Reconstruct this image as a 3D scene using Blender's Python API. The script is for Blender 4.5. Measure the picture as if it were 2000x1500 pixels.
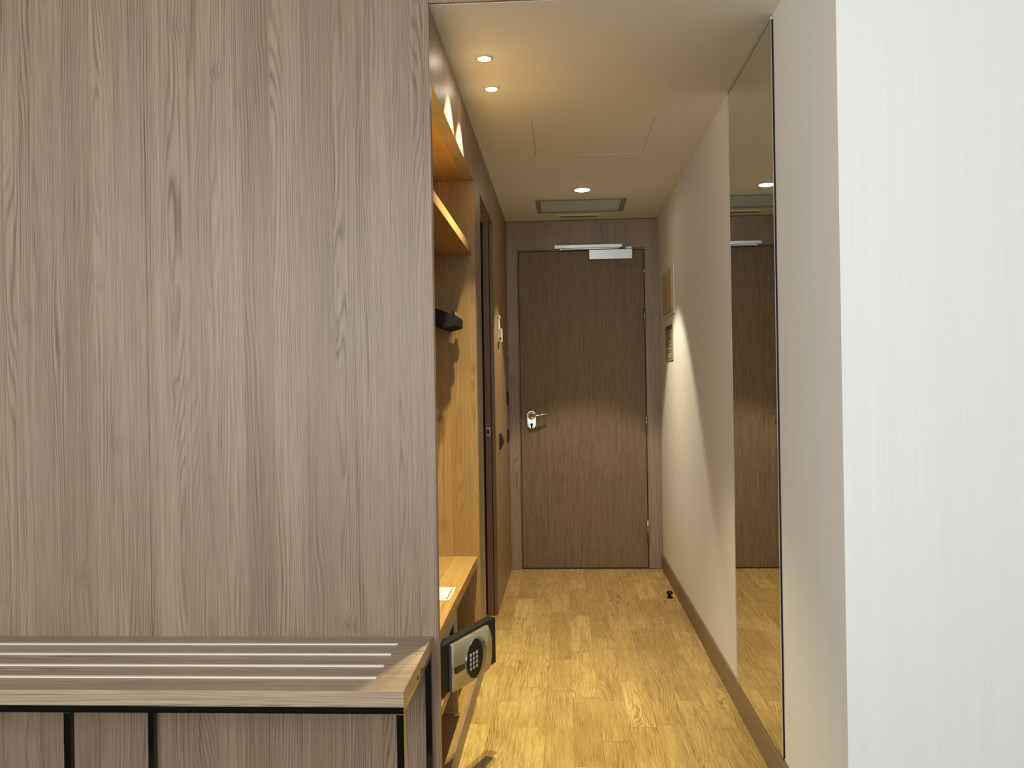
import bpy, bmesh, math, random
from mathutils import Vector, Matrix
random.seed(7)
for o in list(bpy.data.objects): bpy.data.objects.remove(o)
C = bpy.context.scene
COL = C.collection

# ------------------------------------------------------------------ camera
F_PX, YAW, PITCH, ROLL, EYE = 1735.17, -0.0579, 0.0016, -0.0159, 1.21
cy, sy = math.cos(YAW), math.sin(YAW)
fwd = Vector((sy*math.cos(PITCH), cy*math.cos(PITCH), math.sin(PITCH)))
rt = Vector((cy, -sy, 0)); up = rt.cross(fwd)
c_, s_ = math.cos(ROLL), math.sin(ROLL)
R_, U_ = c_*rt + s_*up, -s_*rt + c_*up
cam_d = bpy.data.cameras.new('camera'); cam = bpy.data.objects.new('camera', cam_d); COL.objects.link(cam)
cam_d.sensor_width = 36; cam_d.lens = F_PX/2000*36; cam_d.clip_start = 0.02
M = Matrix.Identity(4)
for i in range(3):
    M[i][0], M[i][1], M[i][2] = R_[i], U_[i], -fwd[i]
M[2][3] = EYE
cam.matrix_world = M
C.camera = cam

# ------------------------------------------------------------------ dimensions
XL, XR = -0.362, 0.631          # corridor side walls
YD = 5.837                      # entrance door wall
YP = 2.48                       # timber panel on the left, facing the bedroom
YC = 2.056                      # bedroom wall on the right
ZC, ZB = 2.288, 2.62            # corridor ceiling, bedroom ceiling
YH = 2.48                       # ceiling step
BX0, BX1, BY0 = -3.0, 2.6, -1.75 # bedroom
WIN = (-2.7, 0.8, 0.85, 2.52)    # bedroom window behind the camera

# ------------------------------------------------------------------ light and exposure
C.view_settings.view_transform = 'Standard'; C.view_settings.look = 'None'
C.view_settings.gamma = 1; C.view_settings.use_curve_mapping = False
C.view_settings.exposure = 0.0
C.cycles.use_denoising = True
C.cycles.max_bounces = 10; C.cycles.diffuse_bounces = 6; C.cycles.glossy_bounces = 5
C.cycles.caustics_reflective = False; C.cycles.caustics_refractive = False
C.cycles.sample_clamp_indirect = 4
W = bpy.data.worlds.new('sky'); C.world = W; W.use_nodes = True
wb = W.node_tree.nodes['Background']; wb.inputs[0].default_value = (0.75, 0.87, 1.0, 1); wb.inputs[1].default_value = 1.0
def area(name, loc, rot, sx, sy_, power, col):
    l = bpy.data.lights.new(name, 'AREA'); l.shape = 'RECTANGLE'; l.size = sx; l.size_y = sy_; l.energy = power; l.color = col
    o = bpy.data.objects.new(name, l); o.location = loc; o.rotation_euler = rot; COL.objects.link(o); return o
area('window_daylight', ((WIN[0]+WIN[1])/2, BY0+0.03, (WIN[2]+WIN[3])/2), (math.radians(90), 0, 0), WIN[1]-WIN[0]-0.1, WIN[3]-WIN[2]-0.1, 118, (0.965, 0.98, 0.97))
def spot(name, x, y, z, power, half, col, rad, blend, core, edge, wide, tilt=0.0):
    # a reflector lamp: bright core inside `core` degrees, fading to the level `wide` at `edge` degrees
    l = bpy.data.lights.new(name, 'SPOT'); l.energy = power; l.color = col; l.spot_size = math.radians(half*2)
    l.spot_blend = blend; l.shadow_soft_size = rad
    l.use_nodes = True; n = l.node_tree.nodes; k = l.node_tree.links
    tc = n.new('ShaderNodeTexCoord'); sp = n.new('ShaderNodeSeparateXYZ'); k.new(tc.outputs['Normal'], sp.inputs[0])
    ab = n.new('ShaderNodeMath'); ab.operation = 'ABSOLUTE'; k.new(sp.outputs[2], ab.inputs[0])
    ac = n.new('ShaderNodeMath'); ac.operation = 'ARCCOSINE'; k.new(ab.outputs[0], ac.inputs[0])
    mr = n.new('ShaderNodeMapRange'); mr.clamp = True; mr.interpolation_type = 'SMOOTHSTEP'; k.new(ac.outputs[0], mr.inputs[0])
    mr.inputs[1].default_value = math.radians(core); mr.inputs[2].default_value = math.radians(edge); mr.inputs[3].default_value = 1; mr.inputs[4].default_value = wide
    k.new(mr.outputs[0], n['Emission'].inputs['Strength'])
    o = bpy.data.objects.new(name, l); o.location = (x, y, z); o.rotation_euler = (0, math.radians(tilt), 0); COL.objects.link(o); return o
WARM = (1.0, 0.885, 0.62); WARM2 = (1.0, 0.88, 0.47)
DL = [(-0.243, 2.91), (-0.243, 3.21), (0.12, 4.93)]
spot('downlight_beam', DL[0][0], DL[0][1], ZC-0.016, 150, 40, WARM2, 0.018, 0.24, 14, 36, 0.25, 6.5)
spot('downlight_beam', DL[1][0], DL[1][1], ZC-0.016, 150, 40, WARM2, 0.018, 0.24, 14, 36, 0.25, 6.5)
spot('downlight_beam', DL[2][0], DL[2][1], ZC-0.016, 120, 39, WARM, 0.03, 0.24, 15, 40, 0.8)

# ------------------------------------------------------------------ node helpers
class NT:
    def __init__(s, name):
        s.m = bpy.data.materials.new(name); s.m.use_nodes = True
        s.n = s.m.node_tree.nodes; s.l = s.m.node_tree.links
        s.b = s.n['Principled BSDF']
    def put(s, sock, v):
        if v is None: return
        if hasattr(v, 'is_output') or hasattr(v, 'links'): s.l.new(v, sock)
        else:
            if isinstance(v, tuple) and len(v) == 3 and sock.type == 'RGBA': v = v+(1,)
            sock.default_value = v
    def math(s, op, a, b=None, c=None, clamp=False):
        n = s.n.new('ShaderNodeMath'); n.operation = op; n.use_clamp = clamp
        s.put(n.inputs[0], a); s.put(n.inputs[1], b)
        if c is not None: s.put(n.inputs[2], c)
        return n.outputs[0]
    def xyz(s, a, b, c):
        n = s.n.new('ShaderNodeCombineXYZ')
        for i, v in enumerate((a, b, c)): s.put(n.inputs[i], v)
        return n.outputs[0]
    def noise(s, vec, scale=1.0, detail=2.0, rough=0.5, dist=0.0):
        n = s.n.new('ShaderNodeTexNoise'); s.put(n.inputs['Vector'], vec)
        n.inputs['Scale'].default_value = scale; n.inputs['Detail'].default_value = detail
        n.inputs['Roughness'].default_value = rough; n.inputs['Distortion'].default_value = dist
        return n.outputs['Fac']
    def white(s, v, dim='1D'):
        n = s.n.new('ShaderNodeTexWhiteNoise'); n.noise_dimensions = dim
        if dim == '1D': s.put(n.inputs['W'], v)
        else: s.put(n.inputs['Vector'], v)
        return n.outputs['Value']
    def mix(s, f, a, b, mode='MIX'):
        n = s.n.new('ShaderNodeMix'); n.data_type = 'RGBA'; n.blend_type = mode; n.clamp_factor = True
        s.put(n.inputs[0], f); s.put(n.inputs[6], a); s.put(n.inputs[7], b); return n.outputs[2]
    def maprange(s, v, a, b, c=0.0, d=1.0, smooth=False):
        n = s.n.new('ShaderNodeMapRange'); n.clamp = True
        if smooth: n.interpolation_type = 'SMOOTHSTEP'
        s.put(n.inputs[0], v)
        for i, k in enumerate((a, b, c, d)): s.put(n.inputs[i+1], k)
        return n.outputs[0]
    def coord(s):
        n = s.n.new('ShaderNodeTexCoord'); x = s.n.new('ShaderNodeSeparateXYZ'); s.l.new(n.outputs['Object'], x.inputs[0])
        return x.outputs
    def bump(s, h, strength, dist=0.001):
        n = s.n.new('ShaderNodeBump'); n.inputs['Strength'].default_value = strength; n.inputs['Distance'].default_value = dist
        s.put(n.inputs['Height'], h); s.l.new(n.outputs[0], s.b.inputs['Normal'])
    def knots(s, u, v, su, sv, seed, keep, radius):
        n = s.n.new('ShaderNodeTexVoronoi'); n.voronoi_dimensions = '3D'
        s.put(n.inputs['Vector'], s.xyz(s.math('MULTIPLY', u, su), s.math('MULTIPLY', v, sv), seed)); n.inputs['Scale'].default_value = 1
        sp = s.n.new('ShaderNodeSeparateColor'); s.l.new(n.outputs['Color'], sp.inputs[0])
        on = s.math('GREATER_THAN', sp.outputs[0], keep)
        d = n.outputs['Distance']
        core = s.math('MULTIPLY', s.maprange(d, 0, radius, 1, 0, True), on)
        halo = s.math('MULTIPLY', s.maprange(d, 0, radius*6, 1, 0, True), on)
        return core, halo

def grain_uv(t, axis):
    x, y, z = t.coord()
    if axis == 'Z': return t.math('ADD', x, y), z
    if axis == 'X': return t.math('ADD', y, z), x
    return t.math('ADD', x, z), y

def laminate(name, axis, base, dark, light, rough=0.42, strip=0.088, contrast=1.0, spec=0.4, knot=True, seed=0.0):
    t = NT(name); u, v = grain_uv(t, axis)
    wob = t.noise(t.xyz(t.math('MULTIPLY', u, 2.0), t.math('MULTIPLY', v, 0.35), seed), 1, 1)
    us = t.math('ADD', u, t.math('MULTIPLY', wob, 0.02))
    q = t.math('DIVIDE', us, strip)
    sid = t.math('FLOOR', q)
    rnd = t.white(t.math('ADD', sid, seed))
    rnd2 = t.white(t.math('ADD', sid, seed+37.3))
    zz = t.math('MULTIPLY', rnd, 40.0)
    # growth rings: contour lines of a stretched noise give arches and straight grain
    big = t.noise(t.xyz(t.math('MULTIPLY', u, 9.0), t.math('MULTIPLY', v, 0.9), zz), 1, 1.5, 0.45)
    sm = t.noise(t.xyz(t.math('MULTIPLY', u, 22.0), t.math('MULTIPLY', v, 3.2), zz), 1, 1.0)
    amp = t.math('MULTIPLY_ADD', rnd2, 0.14, 0.10)
    ph = t.math('ADD', u, t.math('MULTIPLY', big, amp))
    ph = t.math('ADD', ph, t.math('MULTIPLY', sm, 0.012))
    core = halo = None
    if knot:
        core, halo = t.knots(t.math('ADD', u, t.math('MULTIPLY', rnd, 0.03)), v, 9.0, 5.0, seed, 0.55, 0.05)
        ph = t.math('ADD', ph, t.math('MULTIPLY', halo, 0.012))
    ring = t.math('SINE', t.math('MULTIPLY', ph, 2*math.pi/0.0085))
    ring = t.math('POWER', t.math('MULTIPLY_ADD', ring, 0.5, 0.5), 2.2)
    st = t.noise(t.xyz(t.math('MULTIPLY', u, 14.0), t.math('MULTIPLY', v, 1.1), t.math('ADD', zz, 9.0)), 1, 2)
    st = t.maprange(st, 0.36, 0.66, 0.15, 1.0)
    ring = t.math('MULTIPLY', ring, st)
    fib = t.noise(t.xyz(t.math('MULTIPLY', u, 420.0), t.math('MULTIPLY', v, 7.0), zz), 1, 3, 0.65)
    fib2 = t.noise(t.xyz(t.math('MULTIPLY', u, 130.0), t.math('MULTIPLY', v, 1.6), zz), 1, 2, 0.6)
    tone = t.noise(t.xyz(t.math('MULTIPLY', u, 5.0), t.math('MULTIPLY', v, 0.5), zz), 1, 2)
    tone = t.math('ADD', t.math('MULTIPLY', tone, 0.55), t.math('MULTIPLY', rnd, 0.45))
    col = t.mix(t.maprange(tone, 0.25, 0.75), base, light)
    k = t.math('ADD', t.math('MULTIPLY', ring, 0.62*contrast), t.math('MULTIPLY', t.math('SUBTRACT', fib, 0.42), 1.25*contrast))
    k = t.math('ADD', k, t.math('MULTIPLY', t.math('SUBTRACT', fib2, 0.42), 1.1*contrast))
    col = t.mix(t.math('MAXIMUM', k, 0.0), col, dark)
    if knot:
        col = t.mix(t.math('MULTIPLY', core, 0.75), col, tuple(c*0.45 for c in dark))
        col = t.mix(t.math('MULTIPLY', halo, 0.35), col, dark)
    t.put(t.b.inputs['Base Color'], col)
    t.b.inputs['Roughness'].default_value = rough
    t.b.inputs['Specular IOR Level'].default_value = spec
    t.bump(t.math('ADD', fib, ring), 0.12, 0.0006)
    return t.m

def plain(name, col, rough=0.5, metal=0.0, spec=0.5, emit=None, es=0.0):
    t = NT(name); t.b.inputs['Base Color'].default_value = col+(1,)
    t.b.inputs['Roughness'].default_value = rough; t.b.inputs['Metallic'].default_value = metal
    t.b.inputs['Specular IOR Level'].default_value = spec
    if emit: t.b.inputs['Emission Color'].default_value = emit+(1,); t.b.inputs['Emission Strength'].default_value = es
    if not emit:
        x, y, z = t.coord()
        n = t.noise(t.xyz(x, y, z), 60, 2)
        t.put(t.b.inputs['Roughness'], t.maprange(n, 0.3, 0.7, max(rough-0.03, 0.0), min(rough+0.03, 1)))
    return t.m

def floor_mat():
    t = NT('oak vinyl planks'); x, y, z = t.coord()
    pw, pl = 0.0985, 1.22
    q = t.math('DIVIDE', t.math('ADD', x, 0.182), pw); cid = t.math('FLOOR', q)
    off = t.math('MULTIPLY', t.white(cid), 5.3)
    r = t.math('ADD', t.math('DIVIDE', y, pl), off); rid = t.math('FLOOR', r)
    # every second length is cut in two so that lengths vary
    fr0 = t.math('FRACT', r); cut = t.math('GREATER_THAN', fr0, t.math('MULTIPLY_ADD', t.white(t.math('ADD', cid, 3.1)), 0.3, 0.45))
    seedv = t.xyz(cid, t.math('MULTIPLY_ADD', cut, 0.37, rid), 0.0)
    rnd = t.white(seedv, '3D'); rnd2 = t.white(t.xyz(rid, cid, t.math('ADD', cut, 7.0)), '3D')
    zz = t.math('MULTIPLY', rnd, 60.0)
    big = t.noise(t.xyz(t.math('MULTIPLY', x, 8.0), t.math('MULTIPLY', y, 1.3), zz), 1, 2, 0.5)
    sm = t.noise(t.xyz(t.math('MULTIPLY', x, 30.0), t.math('MULTIPLY', y, 7.0), zz), 1, 2)
    ph = t.math('ADD', x, t.math('MULTIPLY', big, t.math('MULTIPLY_ADD', rnd2, 0.16, 0.07)))
    ph = t.math('ADD', ph, t.math('MULTIPLY', sm, 0.012))
    ring = t.math('MULTIPLY_ADD', t.math('SINE', t.math('MULTIPLY', ph, 2*math.pi/0.0095)), 0.5, 0.5)
    ring = t.math('POWER', ring, 1.8)
    st = t.maprange(t.noise(t.xyz(t.math('MULTIPLY', x, 10.0), t.math('MULTIPLY', y, 1.5), t.math('ADD', zz, 5.0)), 1, 2), 0.38, 0.66, 0.1, 1.0)
    ring = t.math('MULTIPLY', ring, st)
    fib = t.noise(t.xyz(t.math('MULTIPLY', x, 320.0), t.math('MULTIPLY', y, 14.0), zz), 1, 3, 0.6)
    fib2 = t.noise(t.xyz(t.math('MULTIPLY', x, 70.0), t.math('MULTIPLY', y, 4.0), zz), 1, 3, 0.6)
    patch = t.noise(t.xyz(t.math('MULTIPLY', x, 9.0), t.math('MULTIPLY', y, 3.5), zz), 1, 2)
    tone = t.math('ADD', t.math('MULTIPLY', rnd2, 0.55), t.math('MULTIPLY', patch, 0.9))
    col = t.mix(t.maprange(tone, 0.25, 1.15), (0.35, 0.232, 0.072), (0.62, 0.44, 0.168))
    k = t.math('ADD', t.math('MULTIPLY', ring, 0.62), t.math('MULTIPLY', t.math('SUBTRACT', fib, 0.42), 1.7))
    k = t.math('ADD', k, t.math('MULTIPLY', t.math('SUBTRACT', fib2, 0.42), 1.2))
    col = t.mix(t.math('MAXIMUM', k, 0.0), col, (0.225, 0.135, 0.04))
    # dark checks along the grain
    ck = t.noise(t.xyz(t.math('ADD', t.math('MULTIPLY', x, 38.0), t.math('MULTIPLY', big, 6.0)), t.math('MULTIPLY', y, 2.2), zz), 1, 2, 0.5)
    ck = t.math('MULTIPLY', t.maprange(ck, 0.64, 0.72), t.maprange(st, 0.35, 0.9))
    col = t.mix(t.math('MULTIPLY', ck, 0.6), col, (0.15, 0.085, 0.035))
    core, halo = t.knots(x, y, 4.5, 2.6, zz, 0.7, 0.04)
    col = t.mix(t.math('MULTIPLY', core, 0.6), col, (0.13, 0.075, 0.035))
    # joints
    fx = t.math('FRACT', q); ex = t.math('MINIMUM', fx, t.math('SUBTRACT', 1.0, fx))
    jx = t.maprange(ex, 0.0, 0.012, 1, 0)
    fy = t.math('MINIMUM', fr0, t.math('SUBTRACT', 1.0, fr0)); jy = t.maprange(fy, 0.0, 0.0022, 1, 0)
    cutp = t.math('MULTIPLY_ADD', t.white(t.math('ADD', cid, 3.1)), 0.3, 0.45)
    jc = t.maprange(t.math('ABSOLUTE', t.math('SUBTRACT', fr0, cutp)), 0.0, 0.0022, 1, 0)
    j = t.math('MAXIMUM', t.math('MULTIPLY', jx, 0.55), t.math('MULTIPLY', t.math('MAXIMUM', jy, jc), 0.6))
    col = t.mix(j, col, (0.12, 0.075, 0.035))
    t.put(t.b.inputs['Base Color'], col)
    t.b.inputs['Roughness'].default_value = 0.5; t.b.inputs['Specular IOR Level'].default_value = 0.35
    t.bump(t.math('ADD', fib, t.math('MULTIPLY', j, -1.5)), 0.15, 0.0008)
    return t.m

def wallpaper(name, col, amt=0.03):
    t = NT(name); x, y, z = t.coord()
    u = t.math('ADD', x, y)
    n1 = t.noise(t.xyz(t.math('MULTIPLY', u, 260.0), t.math('MULTIPLY', z, 1.5), 0.0), 1, 3, 0.6)
    n2 = t.noise(t.xyz(t.math('MULTIPLY', u, 30.0), t.math('MULTIPLY', z, 0.4), 3.0), 1, 2, 0.6)
    n3 = t.noise(t.xyz(x, y, z), 500, 1)
    k = t.math('ADD', t.math('MULTIPLY', n1, 0.6), t.math('MULTIPLY', n2, 0.4))
    c = t.mix(t.maprange(k, 0.3, 0.7), tuple(v*(1-amt) for v in col), tuple(min(1, v*(1+amt)) for v in col))
    t.put(t.b.inputs['Base Color'], c); t.b.inputs['Roughness'].default_value = 0.75
    t.b.inputs['Specular IOR Level'].default_value = 0.25
    t.bump(t.math('ADD', n1, n3), 0.12, 0.0006)
    return t.m

LB, LD, LL = (0.300, 0.220, 0.160), (0.142, 0.097, 0.066), (0.372, 0.282, 0.209)
M_LAMZ = laminate('grey oak laminate, upright grain', 'Z', LB, LD, LL)
M_LAMX = laminate('grey oak laminate, level grain', 'X', (0.43, 0.32, 0.225), LD, (0.50, 0.385, 0.28), knot=False)
M_LAMY = laminate('grey oak laminate, level grain across', 'Y', LB, LD, LL, knot=False)
OB, OD, OL = (0.345, 0.215, 0.078), (0.20, 0.105, 0.028), (0.43, 0.27, 0.105)
M_OAKZ = laminate('warm oak laminate, upright grain', 'Z', OB, OD, OL, seed=11, contrast=0.8)
M_OAKY = laminate('warm oak laminate, level grain', 'Y', OB, OD, OL, seed=5, contrast=0.8, knot=False)
def door_mat():
    t = NT('brown oak veneer'); u, v = grain_uv(t, 'Z')
    fl = t.math('FLOOR', t.math('DIVIDE', u, 0.13)); r = t.white(fl); zz = t.math('MULTIPLY', r, 30.0)
    a = t.noise(t.xyz(t.math('MULTIPLY', u, 300.0), t.math('MULTIPLY', v, 14.0), zz), 1, 3, 0.7)
    b = t.noise(t.xyz(t.math('MULTIPLY', u, 90.0), t.math('MULTIPLY', v, 3.0), zz), 1, 3, 0.6)
    k = t.math('ADD', t.math('MULTIPLY', a, 0.6), t.math('MULTIPLY', b, 0.4))
    c = t.mix(t.maprange(k, 0.36, 0.62), (0.13, 0.088, 0.048), (0.25, 0.18, 0.112))
    c = t.mix(t.math('MULTIPLY', r, 0.25), c, (0.18, 0.125, 0.075))
    t.put(t.b.inputs['Base Color'], c); t.b.inputs['Roughness'].default_value = 0.55; t.b.inputs['Specular IOR Level'].default_value = 0.3
    t.bump(a, 0.2, 0.0005); return t.m
M_DOOR = door_mat()
M_FLOOR = floor_mat()
M_WALL = wallpaper('pale textured wallpaper', (0.80, 0.795, 0.775))
M_CEIL = wallpaper('cream ceiling paint', (0.78, 0.79, 0.745), 0.01)
M_BASE = laminate('brown oak skirting', 'Y', (0.205, 0.145, 0.082), (0.12, 0.08, 0.042), (0.25, 0.18, 0.105), knot=False, contrast=0.6)
M_DARK = plain('black shadow gap', (0.012, 0.009, 0.006), 0.8)
M_BLACK = plain('black plastic', (0.006, 0.006, 0.007), 0.45, spec=0.25)
M_BLACKM = plain('matt black plastic', (0.02, 0.02, 0.021), 0.5)
M_CHAR = plain('charcoal powder coat', (0.008, 0.010, 0.010), 0.45, spec=0.25)
M_CHROME = plain('polished chrome', (0.78, 0.78, 0.78), 0.06, 1.0)
M_DKCHROME = plain('dark polished steel', (0.045, 0.046, 0.043), 0.12, 1.0)
M_SATIN = plain('satin silver paint', (0.62, 0.64, 0.65), 0.35, 0.25)
M_ALU = plain('satin aluminium', (0.56, 0.58, 0.60), 0.38, 0.7)
M_HINGE = plain('satin steel hinge', (0.33, 0.31, 0.29), 0.35, 0.9)
M_WHITE = plain('shaded white plastic', (0.52, 0.505, 0.47), 0.4)  # white greyed down; the wall unit's shade is put into the colour
M_LENS = plain('glowing lens', (1, 1, 1), 0.5, emit=(1.0, 0.88, 0.66), es=60)
M_RING = plain('white painted ring', (0.62, 0.58, 0.52), 0.5)
M_FRAMEG = plain('shaded olive grille frame', (0.30, 0.28, 0.22), 0.5)  # frame's shadowed look is put into this olive colour
M_FIN = plain('grey grille fins', (0.46, 0.52, 0.55), 0.5)
M_MIRROR = NT('mirror glass'); M_MIRROR.b.inputs['Metallic'].default_value = 1; M_MIRROR.b.inputs['Roughness'].default_value = 0.0
M_MIRROR.b.inputs['Base Color'].default_value = (0.80, 0.82, 0.78, 1); M_MIRROR = M_MIRROR.m
M_BEIGE = plain('beige board', (0.52, 0.42, 0.26), 0.5)
M_OLIVE = plain('olive printed plan', (0.34, 0.31, 0.19), 0.45)
M_OLIVED = plain('dark olive print', (0.10, 0.09, 0.045), 0.5)
M_PRINTL = plain('pale plan ink', (0.50, 0.46, 0.32), 0.5)
M_SAFE = NT('brushed silver plate'); _x, _y, _z = M_SAFE.coord()
_n = M_SAFE.noise(M_SAFE.xyz(M_SAFE.math('MULTIPLY', _x, 20.0), M_SAFE.math('MULTIPLY', _y, 20.0), M_SAFE.math('MULTIPLY', _z, 900.0)), 1, 2)
M_SAFE.put(M_SAFE.b.inputs['Roughness'], M_SAFE.maprange(_n, 0.3, 0.7, 0.30, 0.42)); M_SAFE.b.inputs['Metallic'].default_value = 0.85
M_SAFE.b.inputs['Base Color'].default_value = (0.50, 0.49, 0.46, 1); M_SAFE = M_SAFE.m
M_SAFEIN = plain('grey lacquered steel', (0.45, 0.44, 0.42), 0.4)
M_PAPER = plain('white card', (0.78, 0.80, 0.72), 0.6)
M_INK = plain('grey green ink', (0.33, 0.37, 0.30), 0.6)
M_INKD = plain('dark ink', (0.06, 0.06, 0.05), 0.6)
M_BRONZE = plain('dark bronze', (0.05, 0.03, 0.02), 0.25, 0.8)
M_GLASS = NT('window glass'); M_GLASS.b.inputs['Transmission Weight'].default_value = 1; M_GLASS.b.inputs['Roughness'].default_value = 0; M_GLASS.b.inputs['IOR'].default_value = 1.02; M_GLASS = M_GLASS.m

# ------------------------------------------------------------------ object helpers
def bx(bm, x0, x1, y0, y1, z0, z1, mi=0, bev=0.0):
    vs = [bm.verts.new((x, y, z)) for x in (x0, x1) for y in (y0, y1) for z in (z0, z1)]
    fs = []
    for q in ((0,1,3,2),(4,6,7,5),(0,4,5,1),(2,3,7,6),(0,2,6,4),(1,5,7,3)):
        f = bm.faces.new([vs[i] for i in q]); f.material_index = mi; fs.append(f)
    if bev:
        es = list({e for f in fs for e in f.edges})
        r = bmesh.ops.bevel(bm, geom=es, offset=bev, segments=2, affect='EDGES', profile=0.6)
        for f in r['faces']: f.material_index = mi
def tube(bm, pts, r, n=14, mi=0, caps=True):
    rings = []
    pts = [Vector(p) for p in pts]
    if not isinstance(r, (list, tuple)): r = [r]*len(pts)
    ref = Vector((0, 0, 1)) if abs((pts[1]-pts[0]).normalized().z) < 0.9 else Vector((1, 0, 0))
    for i, p in enumerate(pts):
        d = (pts[min(i+1, len(pts)-1)]-pts[max(i-1, 0)]).normalized()
        a = d.cross(ref).normalized(); b = a.cross(d).normalized()
        rings.append([bm.verts.new(p+r[i]*(math.cos(2*math.pi*k/n)*a+math.sin(2*math.pi*k/n)*b)) for k in range(n)])
    for i in range(len(rings)-1):
        for k in range(n):
            f = bm.faces.new((rings[i][k], rings[i][(k+1) % n], rings[i+1][(k+1) % n], rings[i+1][k])); f.material_index = mi; f.smooth = True
    if caps:
        for rg in (rings[0], rings[-1][::-1]):
            f = bm.faces.new(rg); f.material_index = mi
def lathe(bm, prof, origin, axis='Z', n=40, mi=0):
    ox, oy, oz = origin; rings = []
    def P(r, h, a):
        c, s = r*math.cos(a), r*math.sin(a)
        return {'Z': (ox+c, oy+s, oz+h), 'Y': (ox+c, oy+h, oz+s), 'X': (ox+h, oy+c, oz+s)}[axis]
    for r, h in prof:
        rings.append([bm.verts.new(P(max(r, 1e-5), h, 2*math.pi*k/n)) for k in range(n)])
    for i in range(len(rings)-1):
        for k in range(n):
            f = bm.faces.new((rings[i][k], rings[i][(k+1) % n], rings[i+1][(k+1) % n], rings[i+1][k])); f.material_index = mi; f.smooth = True
def prism(bm, pts, vec, mi=0):
    a = [bm.verts.new(p) for p in pts]; b = [bm.verts.new(Vector(p)+Vector(vec)) for p in pts]
    fs = [bm.faces.new(a), bm.faces.new(b[::-1])]
    for i in range(len(a)):
        fs.append(bm.faces.new((a[i], b[i], b[(i+1) % len(a)], a[(i+1) % len(a)])))
    for f in fs: f.material_index = mi
def obj(name, bm, mats, parent=None, kind=None):
    bmesh.ops.recalc_face_normals(bm, faces=bm.faces)
    me = bpy.data.meshes.new(name)
    if not isinstance(mats, (list, tuple)): mats = [mats]
    for m in mats: me.materials.append(m)
    o = bpy.data.objects.new(name, me); COL.objects.link(o)
    root = parent
    off = Vector((0, 0, 0))
    while root is not None: off += root.location; root = root.parent
    if parent is None:                     # put a lone mesh's origin at its own base centre
        if bm.verts:
            xs = [v.co for v in bm.verts]
            mn = Vector([min(c[i] for c in xs) for i in range(3)]); mx = Vector([max(c[i] for c in xs) for i in range(3)])
            off = Vector(((mn.x+mx.x)/2, (mn.y+mx.y)/2, mn.z)); o.location = off
            if kind == 'structure': off = Vector((0, 0, 0)); o.location = off
    bmesh.ops.translate(bm, verts=bm.verts, vec=-off)
    bm.to_mesh(me); bm.free()
    if parent is not None: o.parent = parent
    if kind: o['kind'] = kind
    return o
def thing(name, loc, label, cat, group=None):
    o = bpy.data.objects.new(name, None); COL.objects.link(o); o.location = loc; o.empty_display_size = 0.05
    o['label'] = label; o['category'] = cat
    if group: o['group'] = group
    return o
def tag(o, label, cat, group=None):
    o['label'] = label; o['category'] = cat
    if group: o['group'] = group
    return o
def box(name, mats, *b, parent=None, kind=None, bev=0.0):
    bm = bmesh.new(); bx(bm, *b, bev=bev); return obj(name, bm, mats, parent, kind)
def textmesh(s, size, mat, name, parent, M4):
    cu = bpy.data.curves.new(name, 'FONT'); cu.body = s; cu.size = size; cu.align_x = 'CENTER'; cu.align_y = 'CENTER'; cu.extrude = 0.0002
    t = bpy.data.objects.new('tmp', cu); COL.objects.link(t)
    dg = bpy.context.evaluated_depsgraph_get(); me = bpy.data.meshes.new_from_object(t.evaluated_get(dg))
    bpy.data.objects.remove(t); me.name = name; me.transform(M4); me.materials.clear(); me.materials.append(mat)
    return me
S = 'structure'
def struct_label(o, label, cat): o['label'] = label; o['category'] = cat; return o

# ------------------------------------------------------------------ room shell
struct_label(box('floor', M_FLOOR, XL-1.2, BX1+0.1, YC-0.05, YD+0.1, -0.1, 0.0, kind=S), 'light oak plank flooring running down the corridor', 'floor')
def unseen_floor():  # unseen bedroom floor made dark to cut light bouncing under the bench
    t = NT('dark unseen floor'); x, y, z = t.coord(); n = t.noise(t.xyz(x, y, z), 300, 3)
    t.put(t.b.inputs['Base Color'], t.mix(n, (0.07, 0.056, 0.042), (0.15, 0.122, 0.092))); t.b.inputs['Roughness'].default_value = 0.95
    t.bump(n, 0.4, 0.003); return t.m
M_UNSEENFLOOR = unseen_floor()
bm = bmesh.new(); bx(bm, BX0-0.1, BX1+0.1, BY0-0.1, YC-0.0502, -0.1, 0.0); bx(bm, BX0-0.1, XL-1.2002, YC-0.0502, YP+0.2, -0.1, 0.0)
obj('floor', bm, M_UNSEENFLOOR, None, S)
# corridor ceiling with openings for the hatch and the grille
HX0, HX1, HY0, HY1 = -0.112, 0.388, 3.62, 4.19
GX0, GX1, GY0, GY1 = -0.145, 0.385, 5.165, 5.555
bm = bmesh.new()
T = 0.03; TH_ = 0.04
for b in ((XL-TH_, XR+0.1, YH, HY0), (XL-TH_, HX0, HY0, HY1), (HX1, XR+0.1, HY0, HY1), (XL-TH_, XR+0.1, HY1, GY0+0.012),
          (XL-TH_, GX0+0.012, GY0+0.012, GY1-0.012), (GX1-0.012, XR+0.1, GY0+0.012, GY1-0.012), (XL-TH_, XR+0.1, GY1-0.012, YD+0.1)):
    bx(bm, b[0], b[1], max(b[2], YH+0.0125), b[3], ZC, ZC+T)
struct_label(obj('ceiling', bm, M_CEIL, None, S), 'lowered cream ceiling of the corridor', 'ceiling')
bm = bmesh.new(); bx(bm, XL-TH_, XR+0.1, YH+0.03, YD+0.1, ZC+0.20, ZC+0.22); obj('ceiling', bm, M_DARK, None, S)
box('ceiling', M_CEIL, BX0-0.1, BX1+0.1, BY0-0.1, YH+0.1, ZB, ZB+0.05, kind=S)
box('trim_1', M_LAMZ, XL+0.001, XR, YH, YH+0.012, ZC+0.001, ZB, kind=S)
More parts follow.
